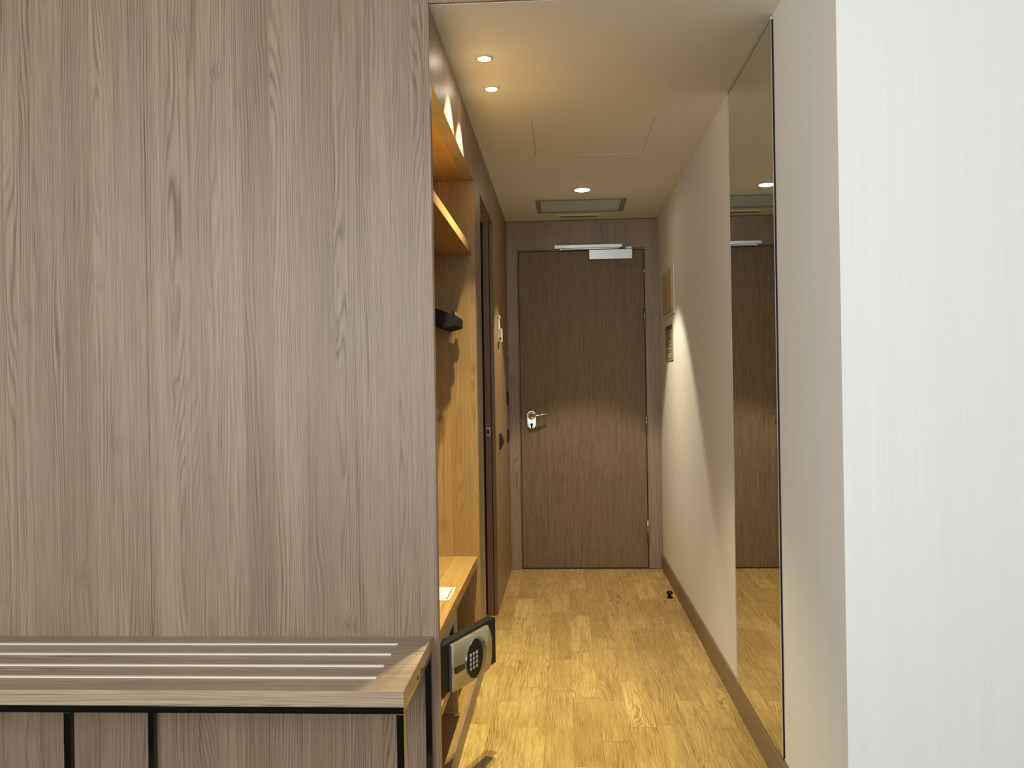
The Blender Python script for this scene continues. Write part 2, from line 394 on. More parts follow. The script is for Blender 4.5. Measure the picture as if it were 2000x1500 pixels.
# timber panelling facing the bedroom
bm = bmesh.new(); e = XL
for x1 in (-1.187, -2.012, -2.95):
    bx(bm, x1+0.0008, e, YP, YP+0.018, 0.0, ZB, 0, 0.0008); e = x1
bx(bm, BX0, XL-0.02, YP+0.018, YP+0.034, 0.0, ZB, 1)
bx(bm, XL-0.02, XL, YP+0.018, YP+0.034, 0.0, ZB, 0)
struct_label(obj('wall_front_left', bm, [M_LAMZ, M_DARK], None, S), 'tall grey-oak panelled wall at the left', 'wall')
# corridor left wall: boards round the wardrobe opening and the bathroom doorway
WY0, WY1, WZ = 2.515, 3.735, 2.072
DY0, DY1 = 3.972, 4.69
bm = bmesh.new()
TH = 0.04
bx(bm, XL-TH, XL, WY0, DY0-0.001, WZ, ZC, 0)
bx(bm, XL-TH, XL, WY1, DY0, 0.0, WZ, 0)
bx(bm, XL-TH, XL, DY0+0.001, DY1, WZ, ZC, 0)
bx(bm, XL-TH, XL, DY1, YD, 0.0, ZC, 1)  # end board's laminate tinted browner; warm lamplight is put into its colour
bx(bm, XL-TH-0.02, XL-TH, DY1+0.02, YD, 0.0, ZC, 0)
struct_label(obj('wall_left', bm, [M_LAMZ, laminate('mid oak laminate', 'Z', (0.30, 0.195, 0.10), (0.15, 0.09, 0.04), (0.36, 0.245, 0.135))], None, S), 'timber panelled left wall of the corridor', 'wall')
# entrance wall boards
DX0, DX1, DZ = -0.292, 0.541, 2.097
bm = bmesh.new()
bx(bm, XL+0.001, DX0, YD, YD+0.05, 0.003, ZC-0.004); bx(bm, DX1, XR-0.001, YD, YD+0.05, 0.003, ZC-0.004); bx(bm, DX0, DX1, YD, YD+0.05, DZ, ZC-0.004)
bx(bm, XL-0.1, XR+0.1, YD+0.05, YD+0.06, 0.0, ZC, 1)
struct_label(obj('wall_end', bm, [M_LAMZ, M_DARK], None, S), 'timber panelled wall around the entrance door', 'wall')
# right wall and the bedroom walls
struct_label(box('wall_right', M_WALL, XR, XR+0.15, YC+0.15, YD+0.1, 0.0, ZB, kind=S), 'pale wallpapered right wall of the corridor', 'wall')
struct_label(box('wall_front_right', M_WALL, XR, BX1, YC, YC+0.1499, 0.0, ZB, kind=S), 'white wallpapered wall at the far right', 'wall')
box('wall_bedroom_left', M_WALL, BX0-0.1, BX0, BY0, YP+0.034, 0.0, ZB, kind=S)
box('wall_bedroom_right', M_WALL, BX1, BX1+0.1, BY0, YC+0.15, 0.0, ZB, kind=S)
bm = bmesh.new()
bx(bm, BX0-0.1, WIN[0], BY0-0.1, BY0, 0, ZB); bx(bm, WIN[1], BX1+0.1, BY0-0.1, BY0, 0, ZB)
bx(bm, WIN[0], WIN[1], BY0-0.1, BY0, 0, WIN[2]); bx(bm, WIN[0], WIN[1], BY0-0.1, BY0, WIN[3], ZB)
obj('wall_bedroom_back', bm, M_WALL, None, S)
bm = bmesh.new(); w = 0.05
bx(bm, WIN[0], WIN[1], BY0-0.08, BY0-0.02, WIN[2], WIN[2]+w); bx(bm, WIN[0], WIN[1], BY0-0.08, BY0-0.02, WIN[3]-w, WIN[3])
for xx in (WIN[0], (WIN[0]+WIN[1])/2-w/2, WIN[1]-w): bx(bm, xx, xx+w, BY0-0.08, BY0-0.02, WIN[2]+w, WIN[3]-w)
wf = obj('window_1', bm, M_ALU, None, S)
# skirting
bm = bmesh.new()
prism(bm, [(XR, YC, 0), (XR-0.011, YC, 0), (XR-0.011, YC, 0.088), (XR-0.006, YC, 0.097), (XR, YC, 0.098)], (0, YD-YC, 0))
struct_label(obj('baseboard_right', bm, M_BASE, None, S), 'brown timber skirting along the right wall', 'baseboard')
bm = bmesh.new()
prism(bm, [(XR+0.0, YC, 0), (XR+0.0, YC-0.011, 0), (XR, YC-0.011, 0.088), (XR, YC-0.006, 0.097), (XR, YC, 0.098)], (BX1-XR, 0, 0))
obj('baseboard_front_right', bm, M_BASE, None, S)
# bathroom doorway in the left wall: lining, stop and pocket door
d2 = bpy.data.objects.new('door_2', None); COL.objects.link(d2); d2.location = (XL-0.06, (DY0+DY1)/2, 0); d2['kind'] = S
struct_label(d2, 'dark doorway in the left wall beyond the wardrobe', 'door')
DR = XL-0.17
bm = bmesh.new()
# far jamb in three steps, head, near jamb
bx(bm, XL-0.018, XL-0.0005, DY1-0.022, DY1-0.0005, 0.0, WZ-0.0005)
bx(bm, XL-0.052, XL-0.022, DY1-0.030, DY1-0.0005, 0.0, WZ-0.0005)
bx(bm, XL-0.022, XL-0.018, DY1-0.008, DY1-0.0005, 0.0, WZ-0.0005, 1)
bx(bm, XL-0.066, XL-0.052, DY1-0.004, DY1+0.018, 0.0, WZ-0.0005, 1)
bx(bm, DR, XL-0.066, DY1-0.022, DY1+0.018, 0.0, WZ-0.0005)
bx(bm, DR, XL-TH-0.0005, DY0-0.02, DY0-0.0005, 0.0, WZ)
obj('door_frame', bm, [laminate('walnut brown lining', 'Z', (0.20, 0.125, 0.065), (0.11, 0.06, 0.03), (0.25, 0.16, 0.09), seed=3, knot=False), M_DARK], d2)
bm = bmesh.new()
bx(bm, DR, XL-TH-0.0005, DY0-0.02, DY1+0.018, WZ+0.0, WZ+0.02)
bx(bm, XL-0.050, XL-TH, DY0, DY1-0.031, WZ-0.012, WZ-0.0005)
obj('door_head', bm, M_OAKY, d2)
box('door_leaf', M_DOOR, DR-0.04, DR, DY0-0.02, DY1+0.018, 0.005, WZ+0.02, parent=d2)
bm = bmesh.new(); bx(bm, XL-0.048, XL-0.026, DY1-0.0325, DY1-0.0302, 0.945, 0.992, 0, 0.0008)
bx(bm, XL-0.044, XL-0.032, DY1-0.0333, DY1-0.0324, 0.957, 0.980, 1)
obj('strike_plate', bm, [M_HINGE, M_DARK], d2)

# entrance door
d1 = bpy.data.objects.new('door_1', None); COL.objects.link(d1); d1.location = (0.126, YD, 0); d1['kind'] = S
struct_label(d1, 'closed brown oak entrance door at the end of the corridor', 'door')
LX0, LX1, LZ = -0.2815, 0.5335, 2.084
bm = bmesh.new(); fy = YD+0.004
bx(bm, DX0+0.0022, LX0-0.0042, fy, YD+0.048, 0.0, DZ-0.0008); bx(bm, LX1+0.0042, DX1-0.0022, fy, YD+0.048, 0.0, DZ-0.0022)
bx(bm, LX0-0.0042, LX1+0.0042, fy, YD+0.048, LZ+0.0045, DZ-0.0022)
obj('door_frame', bm, laminate('oak door lining', 'Z', (0.25, 0.17, 0.11), (0.14, 0.09, 0.055), (0.3, 0.21, 0.14), seed=8, knot=False), d1)
box('door_leaf', M_DOOR, LX0, LX1, YD+0.003, YD+0.046, 0.008, LZ, parent=d1)
bm = bmesh.new()
bx(bm, DX0, DX1, YD-0.004, YD+0.045, 0.0, 0.0035)
obj('threshold', bm, plain('dull metal threshold', (0.16, 0.12, 0.08), 0.5, 0.6), d1)
# handle: long plate with round end, rose, lever, euro cylinder
hx, hz = -0.213, 1.012
hp = []
R0 = 0.0275
for k in range(25):
    a = math.pi*k/24; hp.append((hx+R0*math.cos(a), YD+0.003, 1.012+R0*math.sin(a)))
for k in range(25):
    a = math.pi+math.pi*k/24; hp.append((hx+R0*math.cos(a), YD+0.003, 0.953+R0*math.sin(a)))
bm = bmesh.new(); prism(bm, hp, (0, -0.011, 0))
bmesh.ops.bevel(bm, geom=[e for e in bm.edges if all(v.co.y < YD-0.005 for v in e.verts)], offset=0.003, segments=3, affect='EDGES')
hpl = obj('handle_plate', bm, plain('polished door plate', (0.80, 0.84, 0.86), 0.16, 0.9), d1)
bm = bmesh.new(); lathe(bm, [(0.0, -0.0175), (0.0235, -0.0175), (0.0265, -0.0155), (0.0265, -0.0085)], (hx+0.001, YD, hz-0.002), 'Y', 36)
lathe(bm, [(0.0, -0.0155), (0.012, -0.0155)], (hx, YD, hz), 'Y', 20)
obj('handle_rose', bm, M_CHROME, d1)
bm = bmesh.new()
tube(bm, [(hx, YD-0.015, hz), (hx, YD-0.045, hz), (hx+0.004, YD-0.056, hz), (hx+0.016, YD-0.061, hz-0.001), (hx+0.04, YD-0.062, hz+0.001), (hx+0.07, YD-0.060, hz+0.006), (hx+0.095, YD-0.056, hz+0.009), (hx+0.113, YD-0.050, hz+0.010)],
     [0.0105, 0.0105, 0.0105, 0.010, 0.0085, 0.007, 0.0055, 0.0042], 16)
obj('door_lever', bm, M_CHROME, d1)
bm = bmesh.new()
lathe(bm, [(0.0, -0.0125), (0.0085, -0.0125), (0.0085, -0.0075)], (hx, YD, 0.951), 'Y', 24)
bx(bm, hx-0.0052, hx+0.0052, YD-0.0125, YD-0.0075, 0.927, 0.950)
obj('keyhole', bm, M_DARK, d1)
bm = bmesh.new()
for zz in (0.988, 0.974): lathe(bm, [(0.0, -0.0025), (0.0035, -0.002), (0.0045, 0.002), (0.0045, 0.0045)], (LX0-0.0045, YD, zz), 'Y', 14)
obj('latch_screws', bm, plain('pale steel screw', (0.8, 0.75, 0.68), 0.2, 0.9), d1)
for z0, z1 in ((1.893, 2.000), (1.588, 1.705), (0.897, 1.010), (0.178, 0.312)):
    bm = bmesh.new(); xk = LX1+0.0012
    tube(bm, [(xk, YD-0.006, z0), (xk, YD-0.006, z1)], 0.0075, 16)
    for zc in (z0-0.004, z1+0.004): tube(bm, [(xk, YD-0.006, zc-0.0035), (xk, YD-0.006, zc+0.0035)], 0.0055, 12)
    for k in (0.33, 0.66): tube(bm, [(xk, YD-0.006, z0+(z1-z0)*k-0.001), (xk, YD-0.006, z0+(z1-z0)*k+0.001)], 0.0079, 16, 1)
    obj('hinge', bm, [M_HINGE, M_DARK], d1)
# overhead closer: body on the leaf, rail on the frame, arm between them
box('closer_body', M_ALU, 0.178, 0.459, YD-0.052, YD+0.0025, 2.020, 2.084, parent=d1, bev=0.003)
box('closer_rail', M_ALU, -0.046, 0.394, YD-0.030, YD-0.0005, 2.098, 2.121, parent=d1, bev=0.002)
bm = bmesh.new()
bx(bm, -0.012, 0.375, YD-0.046, YD-0.034, 2.0875, 2.0945, 0, 0.0015)
tube(bm, [(-0.006, YD-0.040, 2.088), (-0.006, YD-0.018, 2.099)], 0.006, 12)
tube(bm, [(0.365, YD-0.030, 2.080), (0.365, YD-0.030, 2.0965)], 0.0105, 20, 1)
obj('closer_arm', bm, [M_ALU, M_DARK], d1)
box('closer_cap', M_SATIN, 0.415, 0.456, YD-0.050, YD-0.004, 2.0842, 2.098, parent=d1, bev=0.002)
bm = bmesh.new(); bx(bm, 0.438, 0.454, YD-0.03, YD-0.004, 2.0982, 2.110, 0, 0.0015); obj('closer_knob', bm, plain('bronze end block', (0.30, 0.25, 0.19), 0.4, 0.4), d1)

# ------------------------------------------------------------------ ceiling fittings
bm = bmesh.new(); g = 0.0016
bx(bm, HX0+g, HX1-g, HY0+0.0004, HY1-g, ZC+0.0006, ZC+0.015)
tag(obj('access_hatch', bm, M_CEIL), 'flush square access panel cut into the corridor ceiling', 'hatch')
t = thing('air_grille', ((GX0+GX1)/2, (GY0+GY1)/2, ZC), 'rectangular grey louvred air grille in ceiling above entrance door', 'vent')
bm = bmesh.new(); fw_ = 0.026
def rim(bm, x0, x1, y0, y1, w, z0, z1, wy=None, mi=0):
    wy = wy or w
    bx(bm, x0, x1, y0, y0+wy, z0, z1, mi); bx(bm, x0, x1, y1-wy, y1, z0, z1, mi)
    bx(bm, x0, x0+w, y0+wy, y1-wy, z0, z1, mi); bx(bm, x1-w, x1, y0+wy, y1-wy, z0, z1, mi)
rim(bm, GX0, GX1, GY0, GY1, fw_, ZC-0.006, ZC-0.0003, 0.022)
rim(bm, GX0+0.014, GX1-0.014, GY0+0.014, GY1-0.014, 0.006, ZC-0.0003, ZC+0.05)
obj('frame', bm, M_FRAMEG, t)
nf = 22
for k in range(nf):
    y = GY0+0.034+(GY1-GY0-0.06)*k/(nf-1)
    bm = bmesh.new(); prism(bm, [(GX0+0.0205, y, ZC+0.0), (GX0+0.0205, y+0.0012, ZC+0.0), (GX0+0.0205, y-0.0088, ZC+0.012), (GX0+0.0205, y-0.010, ZC+0.012)], (GX1-GX0-0.041, 0, 0))
    obj('louvre', bm, M_FIN, t)
box('backing', plain('grey filter mat', (0.10, 0.105, 0.105), 0.8), GX0+0.0205, GX1-0.0205, GY0+0.0205, GY1-0.0205, ZC+0.03, ZC+0.035, parent=t)
def stadium(x0, x1, yc, r, z, n=12):
    p = []
    for k in range(n+1):
        a = -math.pi/2+math.pi*k/n; p.append((x1-r+r*math.cos(a), yc+r*math.sin(a), z))
    for k in range(n+1):
        a = math.pi/2+math.pi*k/n; p.append((x0+r+r*math.cos(a), yc+r*math.sin(a), z))
    return p
t = thing('slot_vent', (0.115, 5.69, ZC), 'narrow rounded slot fitting in ceiling between air grille and entrance wall', 'vent')
bm = bmesh.new(); prism(bm, stadium(-0.022, 0.252, 5.69, 0.032, ZC-0.0002), (0, 0, -0.005))
obj('rim', bm, M_CEIL, t)
bm = bmesh.new(); prism(bm, stadium(-0.004, 0.236, 5.69, 0.017, ZC-0.0052), (0, 0, -0.002))
obj('slot', bm, plain('dull brown slot', (0.20, 0.155, 0.095), 0.6), t)
def downlight(x, y, r, label):
    t = thing('downlight', (x, y, ZC), label, 'downlight', 'recessed ceiling downlights')
    bm = bmesh.new(); lathe(bm, [(r+0.007, -0.0002), (r+0.007, -0.002), (r+0.002, -0.004), (r, -0.004), (r, -0.0002)], (x, y, ZC), 'Z', 48)
    obj('trim_ring', bm, M_RING, t)
    bm = bmesh.new(); pr = [(r*math.cos(a), -0.0022-0.006*math.sin(a)) for a in [math.pi/2*k/8 for k in range(9)]]
    lathe(bm, pr, (x, y, ZC), 'Z', 48); obj('lens', bm, M_LENS, t)
    return t
downlight(DL[0][0], DL[0][1], 0.021, 'small glowing round downlight nearest the panelled wall, first of the left pair')
downlight(DL[1][0], DL[1][1], 0.021, 'small glowing round downlight of the left pair, farther from the panelled wall')
downlight(DL[2][0], DL[2][1], 0.043, 'larger glowing round downlight just before the grey air grille')

# ------------------------------------------------------------------ mirror
t = thing('wall_mirror', (XR, 2.98, 0.105), 'tall frameless mirror covering the right wall from skirting to ceiling', 'mirror')
MY0, MY1, MZ0, MZ1 = 2.645, 3.325, 0.104, 2.272
box('backing', M_BLACK, XR-0.0055, XR-0.0003, MY0, MY1-0.002, MZ0, MZ1, parent=t)
box('mirror_glass', M_MIRROR, XR-0.0075, XR-0.0056, MY0+0.0005, MY1, MZ0, MZ1, parent=t)
box('top_channel', M_ALU, XR-0.0095, XR-0.0003, MY0+0.002, MY1, MZ1+0.0003, MZ1+0.009, parent=t)
box('side_strip', M_WHITE, XR-0.0085, XR-0.0003, MY1+0.0003, MY1+0.006, MZ0, MZ1, parent=t)

# ------------------------------------------------------------------ plates on the right wall
t = thing('fuse_box', (XR, 5.29, 1.61), 'beige rectangular panel in pale frame on right wall, above the olive plan', 'fuse box')
bm = bmesh.new(); bx(bm, XR-0.006, XR-0.0003, 5.035, 5.545, 1.602, 1.885, 0, 0.0015); obj('frame', bm, plain('white painted frame', (0.72, 0.71, 0.68), 0.5), t)
box('panel_cover', M_BEIGE, XR-0.012, XR-0.0062, 5.085, 5.525, 1.625, 1.868, parent=t, bev=0.002)
t = thing('evacuation_plan', (XR, 5.295, 1.342), 'small olive printed plan with dark header strip on right wall near door', 'sign')
box('board', M_OLIVE, XR-0.005, XR-0.0003, 5.125, 5.465, 1.341, 1.551, parent=t, bev=0.0008)
box('header_strip', M_OLIVED, XR-0.0056, XR-0.0051, 5.128, 5.462, 1.522, 1.548, parent=t)
bm = bmesh.new(); X0 = XR-0.0058
def mk(bm, y0, y1, z0, z1, mi=0): bx(bm, X0, X0+0.0006, y0, y1, z0, z1, mi)
random.seed(4)
mk(bm, 5.16, 5.43, 1.440, 1.4425); mk(bm, 5.16, 5.43, 1.505, 1.507); mk(bm, 5.16, 5.1625, 1.4425, 1.505); mk(bm, 5.4275, 5.43, 1.4425, 1.505)
for k in range(6): mk(bm, 5.20+k*0.04, 5.202+k*0.04, 1.480, 1.505); mk(bm, 5.19+k*0.04, 5.192+k*0.04, 1.4425, 1.462)
mk(bm, 5.22, 5.32, 1.469, 1.474); mk(bm, 5.22, 5.235, 1.464, 1.479)
for r_ in range(7): mk(bm, 5.17+random.uniform(0, .02), 5.38+random.uniform(0, .05), 1.422-r_*0.0115, 1.4255-r_*0.0115, 1 if r_ in (1, 4, 5) else 0)
obj('plan_print', bm, [M_OLIVED, M_PRINTL], t)

# ------------------------------------------------------------------ small fittings on the left wall
t = thing('wall_control', (XL, 4.97, 1.45), 'white upright wall unit with a dark round hole, beside the doorway', 'wall unit')
bm = bmesh.new(); bx(bm, XL+0.0003, XL+0.008, 4.93, 5.02, 1.455, 1.598, 0, 0.002); bx(bm, XL+0.0003, XL+0.012, 4.925, 5.025, 1.588, 1.602, 0, 0.002)
obj('back_plate', bm, M_WHITE, t)
box('housing', M_WHITE, XL+0.0082, XL+0.022, 4.94, 5.015, 1.452, 1.530, parent=t, bev=0.003)
bm = bmesh.new(); lathe(bm, [(0.0, -0.001), (0.0062, -0.001), (0.0062, 0.0)], (XL+0.0150, 4.9398, 1.472), 'Y', 20); obj('hole', bm, M_DARK, t)
bm = bmesh.new(); tube(bm, [(XL+0.004, 4.955, 1.451), (XL+0.004, 4.955, 1.418)], 0.0018, 8); obj('cord', bm, M_INKD, t)
def switch(y0, y1, z0, z1, label):
    t = thing('light_switch', (XL, (y0+y1)/2, z0), label, 'switch', 'black switches on the left wall')
    box('frame', M_BLACK, XL+0.0003, XL+0.007, y0, y1, z0, z1, parent=t, bev=0.002)
    box('rocker', M_BLACKM, XL+0.0072, XL+0.012, y0+0.014, y1-0.014, z0+0.014, z1-0.014, parent=t, bev=0.0018)
switch(5.63, 5.715, 1.085, 1.170, 'black square light switch near entrance door, upper of the two')
switch(5.63, 5.715, 0.845, 0.932, 'black square light switch near entrance door, lower of the two')
t = thing('card_switch', (XL, 4.99, 0.852), 'black rounded wall switch between the doorway and the two square switches', 'switch')
box('frame', M_BLACK, XL+0.0003, XL+0.006, 4.945, 5.032, 0.852, 0.942, parent=t, bev=0.002)
bm = bmesh.new(); pr = [(XL+0.0062, 0.858), (XL+0.0062, 0.936)] + [(XL+0.0062+0.015*math.sin(math.pi*k/12), 0.936-0.078*k/12) for k in range(1, 12)]
prism(bm, [(x, 4.955, z) for x, z in pr], (0, 0.067, 0)); obj('holder', bm, M_BLACKM, t)

# ------------------------------------------------------------------ wardrobe
wd = thing('wardrobe', (XL-0.30, 3.12, 0), 'open oak wardrobe niche with high shelf, low seat and cubbies', 'wardrobe')
Y0, Y1, XB = YP+0.0345, WY1, XL-0.58
box('side_panel', M_OAKZ, XB, XL-0.0008, Y1-0.0195, Y1-0.0002, 0.0, WZ-0.0005, parent=wd)
box('side_panel', M_OAKZ, XB, XL-0.004, Y0+0.0003, Y0+0.018, 0.0, WZ+0.02-0.0205, parent=wd)
box('back_panel', M_OAKZ, XB-0.012, XB-0.0004, Y0, Y1, 0.0, WZ+0.02, parent=wd)
box('top_panel', M_OAKY, XB, XL-TH-0.0005, Y0+0.0003, Y1-0.0004, WZ+0.0000, WZ+0.02, parent=wd)
IY0, IY1 = Y0+0.0185, Y1-0.020
box('shelf', M_OAKY, XB+0.001, XL-0.016, IY0, IY1, 1.762, 1.797, parent=wd, bev=0.0008)
box('seat', M_OAKY, XB+0.001, XL-0.010, IY0, IY1, 0.457, 0.4955, parent=wd, bev=0.0008)
DVY = 3.065
box('divider', M_OAKZ, XB+0.001, XL-0.022, DVY, DVY+0.025, 0.0745, 0.4565, parent=wd, bev=0.0006)
box('cubby_shelf', M_OAKY, XB+0.001, XL-0.002, IY0, DVY-0.0005, 0.262, 0.291, parent=wd, bev=0.0006)
box('base_board', M_OAKY, XB+0.001, XL-0.001, IY0, IY1, 0.050, 0.074, parent=wd)
box('plinth', M_LAMY, XL-0.0008, XL+0.009, Y0+0.004, WY1-0.03, 0.0, 0.074, parent=wd)
bm = bmesh.new(); tube(bm, [(-0.62, IY0, 1.655), (-0.62, IY1, 1.655)], 0.0125, 20); obj('hanging_rail', bm, M_CHROME, wd)

# hangers, a close bunch near the far side
def hanger(y, ang, label):
    t = thing('coat_hanger', (-0.62, y, 1.655), label, 'hanger', 'black coat hangers in the wardrobe')
    hw = 0.208
    bm = bmesh.new(); prof = []
    N = 16
    for k in range(-N, N+1):
        u = k/N; prof.append((u*hw, 1.548-0.055*abs(u)**1.25-1.655+0.006*math.cos(u*math.pi), 0.040+0.030*min(1, abs(u)/0.5)-0.030*max(0, (abs(u)-0.75)/0.25)))
    for i in range(len(prof)-1):
        (xa, za, ha), (xb, zb, hb) = prof[i], prof[i+1]
    top = [bm.verts.new((x, -0.008, z)) for x, z, h in prof]; bot = [bm.verts.new((x, -0.008, z-h)) for x, z, h in prof]
    top2 = [bm.verts.new((x, 0.008, z)) for x, z, h in prof]; bot2 = [bm.verts.new((x, 0.008, z-h)) for x, z, h in prof]
    for i in range(len(prof)-1):
        bm.faces.new((top[i], top[i+1], bot[i+1], bot[i])); bm.faces.new((top2[i], bot2[i], bot2[i+1], top2[i+1]))
        bm.faces.new((top[i], top2[i], top2[i+1], top[i+1])); bm.faces.new((bot[i], bot[i+1], bot2[i+1], bot2[i]))
    for i in (0, -1): bm.faces.new((top[i], bot[i], bot2[i], top2[i]))
    bmesh.ops.recalc_face_normals(bm, faces=bm.faces)
    bmesh.ops.bevel(bm, geom=[e for e in bm.edges if e.calc_face_angle(0) > 0.9], offset=0.004, segments=2, affect='EDGES')
    def lo(name, bm, mat):
        me = bpy.data.meshes.new(name); bmesh.ops.recalc_face_normals(bm, faces=bm.faces); bm.to_mesh(me); bm.free(); me.materials.append(mat)
        o = bpy.data.objects.new(name, me); COL.objects.link(o); o.parent = t; return o
    lo('shoulder_bar', bm, M_BLACK)
    bm = bmesh.new()
    pts = [(0, 0, -0.108), (0, 0, -0.045)]
    # hook curls over the rail
    pts += [(0.0165*math.cos(a)+0.0, 0, 0.0165*math.sin(a)) for a in [math.radians(d) for d in range(-70, 200, 18)]]
    pts = [pts[0], (0, 0, -0.06), (0.003, 0, -0.034)] + pts[2:]
    tube(bm, pts, 0.0021, 8); lo('hook', bm, M_CHROME)
    bm = bmesh.new(); tube(bm, [(-hw+0.02, 0, -0.195), (hw-0.02, 0, -0.195)], 0.005, 10)
    for s in (-1, 1): tube(bm, [(s*(hw-0.022), 0, -0.195), (s*(hw-0.012), 0, -0.160)], 0.004, 8)
    lo('trouser_bar', bm, M_BLACK)
    for s in (-1, 1):
        bm = bmesh.new(); bx(bm, s*(hw-0.012)-0.006, s*(hw-0.012)+0.006, -0.0105, 0.0105, -0.168, -0.150, 0, 0.002)
        lo('end_clip', bm, M_CHROME)
    t.rotation_euler = (0, 0, ang)
    return t
H0 = hanger(3.65, 0.0, 'black coat hanger hanging rearmost in the bunch of hangers')
labels = ['black coat hanger with chrome end clips, second from the rear of bunch', 'black coat hanger hanging in the middle of bunch, third from rear',
          'black coat hanger hanging in the middle of bunch, third from front', 'black coat hanger hanging second from front of bunch', 'black coat hanger hanging frontmost, nearest the camera']
for i, lb in enumerate(labels):
    r = H0.copy(); COL.objects.link(r); r.location = (-0.62, 3.650-0.036*(i+1), 1.655); r.rotation_euler = (0, 0, [-0.03, 0.0, -0.03, 0.0, -0.02][i]); r['label'] = lb
    for ch in list(H0.children):
        c = ch.copy(); COL.objects.link(c); c.parent = r

# card lying on the seat
t = thing('leaflet', (-0.44, 3.08, 0.4958), 'white printed leaflet with green-grey marks lying on the wardrobe seat', 'leaflet')
bm = bmesh.new(); bx(bm, -0.53, -0.392, 2.94, 3.13, 0.4958, 0.4985)
obj('card', bm, M_PAPER, t)
bm = bmesh.new(); z0 = 0.4986
for k in range(16):
    xx = -0.52+random.uniform(0, .09); yy = 2.95+random.uniform(0, .16); w_ = random.uniform(.012, .03)
    bx(bm, xx, xx+w_, yy, yy+0.003, z0, z0+0.0002, 0)
for k in range(20):
    a0, a1 = 2*math.pi*k/20, 2*math.pi*(k+1)/20
    p = [(-0.455+r*math.cos(a)*1.0, 3.03+r*math.sin(a)*1.1, z0) for r, a in ((0.024, a0), (0.026, a0), (0.026, a1), (0.024, a1))]
    bm.faces.new([bm.verts.new(q) for q in p])
for k in range(9): bx(bm, -0.405, -0.3975, 2.955+k*0.018, 2.966+k*0.018, z0, z0+0.0002, 1)
obj('print', bm, [M_INK, M_INKD], t)

# ------------------------------------------------------------------ safe
sf = thing('hotel_safe', (XL-0.2, 2.76, 0.2915), 'black and silver keypad safe standing open in the lower wardrobe cubby', 'safe')
SY0, SY1, SZ0, SZ1 = 2.548, 2.985, 0.2915, 0.4485
SX0, SX1 = XL-0.40, XL-0.022
bm = bmesh.new(); w = 0.006
bx(bm, SX0, SX1, SY0, SY1, SZ0, SZ0+w); bx(bm, SX0, SX1, SY0, SY1, SZ1-w, SZ1)
bx(bm, SX0, SX1, SY0, SY0+w, SZ0+w, SZ1-w); bx(bm, SX0, SX1, SY1-w, SY1, SZ0+w, SZ1-w); bx(bm, SX0, SX0+w, SY0+w, SY1-w, SZ0+w, SZ1-w)
obj('body', bm, M_BLACKM, sf)
bm = bmesh.new()
def yz_arch(n=16):
    return [(SY0+(SY1-SY0)*k/n, SZ1-0.004-0.026*math.sin(math.pi*k/n)**0.6) for k in range(n+1)]
ar = yz_arch()
prism(bm, [(SX1+0.0003, SY0, SZ1+0.001), (SX1+0.0003, SY1, SZ1+0.001)] + [(SX1+0.0003, y, z) for y, z in ar[::-1]], (0.008, 0, 0))
bx(bm, SX1+0.0003, SX1+0.0083, SY1-0.004, SY1+0.006, SZ0, SZ1+0.001)
obj('front_rim', bm, M_SAFEIN, sf)
# the door, swung part open about its near edge
A = Vector((-0.372, 2.592, 0)); Tp = Vector((-0.235, 2.93, 0)); dv = (Tp-A).normalized(); nv = Vector((dv.y, -dv.x, 0))
MD = Matrix(((dv.x, 0, nv.x, A.x), (dv.y, 0, nv.y, A.y), (0, 1, 0, 0), (0, 0, 0, 1)))   # local (s, z, outward) -> world
def dobj(name, bm, mats, parent):
    bm.transform(MD); return obj(name, bm, mats, parent)
bm = bmesh.new(); bx(bm, -0.016, 0.360, 0.297, 0.447, -0.034, 0.0, 0, 0.0035)
door = dobj('safe_door', bm, M_CHAR, sf)
def plate_outline():
    p = [(0.048, 0.2965), (0.290, 0.2985)]
    for k in range(1, 16):
        z = 0.2985+(0.4385-0.2985)*k/16; q = (z-0.360)/0.075
        p.append((0.3245-0.034*q*q, z))
    p += [(0.290, 0.4385), (0.048, 0.4365)]
    return p
bm = bmesh.new()
po = plate_outline(); ns = 24
s0, s1 = 0.048, 0.3245
def bulge(s): return 0.004+0.012*(1-((s-0.17)/0.16)**2) if abs(s-0.17) < 0.16 else 0.004
# faceplate: vertical slices so that the face bows gently outward
def zlim(s):
    if s <= 0.290: return 0.2968, 0.4380
    h = 0.075*math.sqrt(max(0, (0.3245-s)/0.034)); return max(0.2985, 0.360-h), min(0.4385, 0.360+h)
cols = []
for k in range(ns+1):
    s = s0+(s1-s0)*(1-(1-k/ns)**1.3); a, b = zlim(min(s, s1-1e-4)); bz = bulge(s)
    cols.append([bm.verts.new((s, a, 0.0005)), bm.verts.new((s, a, bz)), bm.verts.new((s, b, bz)), bm.verts.new((s, b, 0.0005))])
for k in range(ns):
    for i in range(4):
        f = bm.faces.new((cols[k][i], cols[k+1][i], cols[k+1][(i+1) % 4], cols[k][(i+1) % 4])); f.smooth = (i == 1)
bm.faces.new(cols[0]); bm.faces.new(cols[-1][::-1])
dobj('faceplate', bm, M_SAFE, door)
def ell(cx_, cz_, a, b, n=48): return [(cx_+a*math.cos(2*math.pi*k/n), cz_+b*math.sin(2*math.pi*k/n)) for k in range(n)]
KP = 0.0172
bm = bmesh.new(); outer = ell(0.192, 0.363, 0.067, 0.0625); inner = ell(0.181, 0.363, 0.054, 0.0595)
vo = [bm.verts.new((s, z, KP+0.0005)) for s, z in outer]; vi = [bm.verts.new((s, z, KP-0.0012)) for s, z in inner]; vb = [bm.verts.new((s, z, bulge(s)-0.001)) for s, z in outer]
n = len(vo)
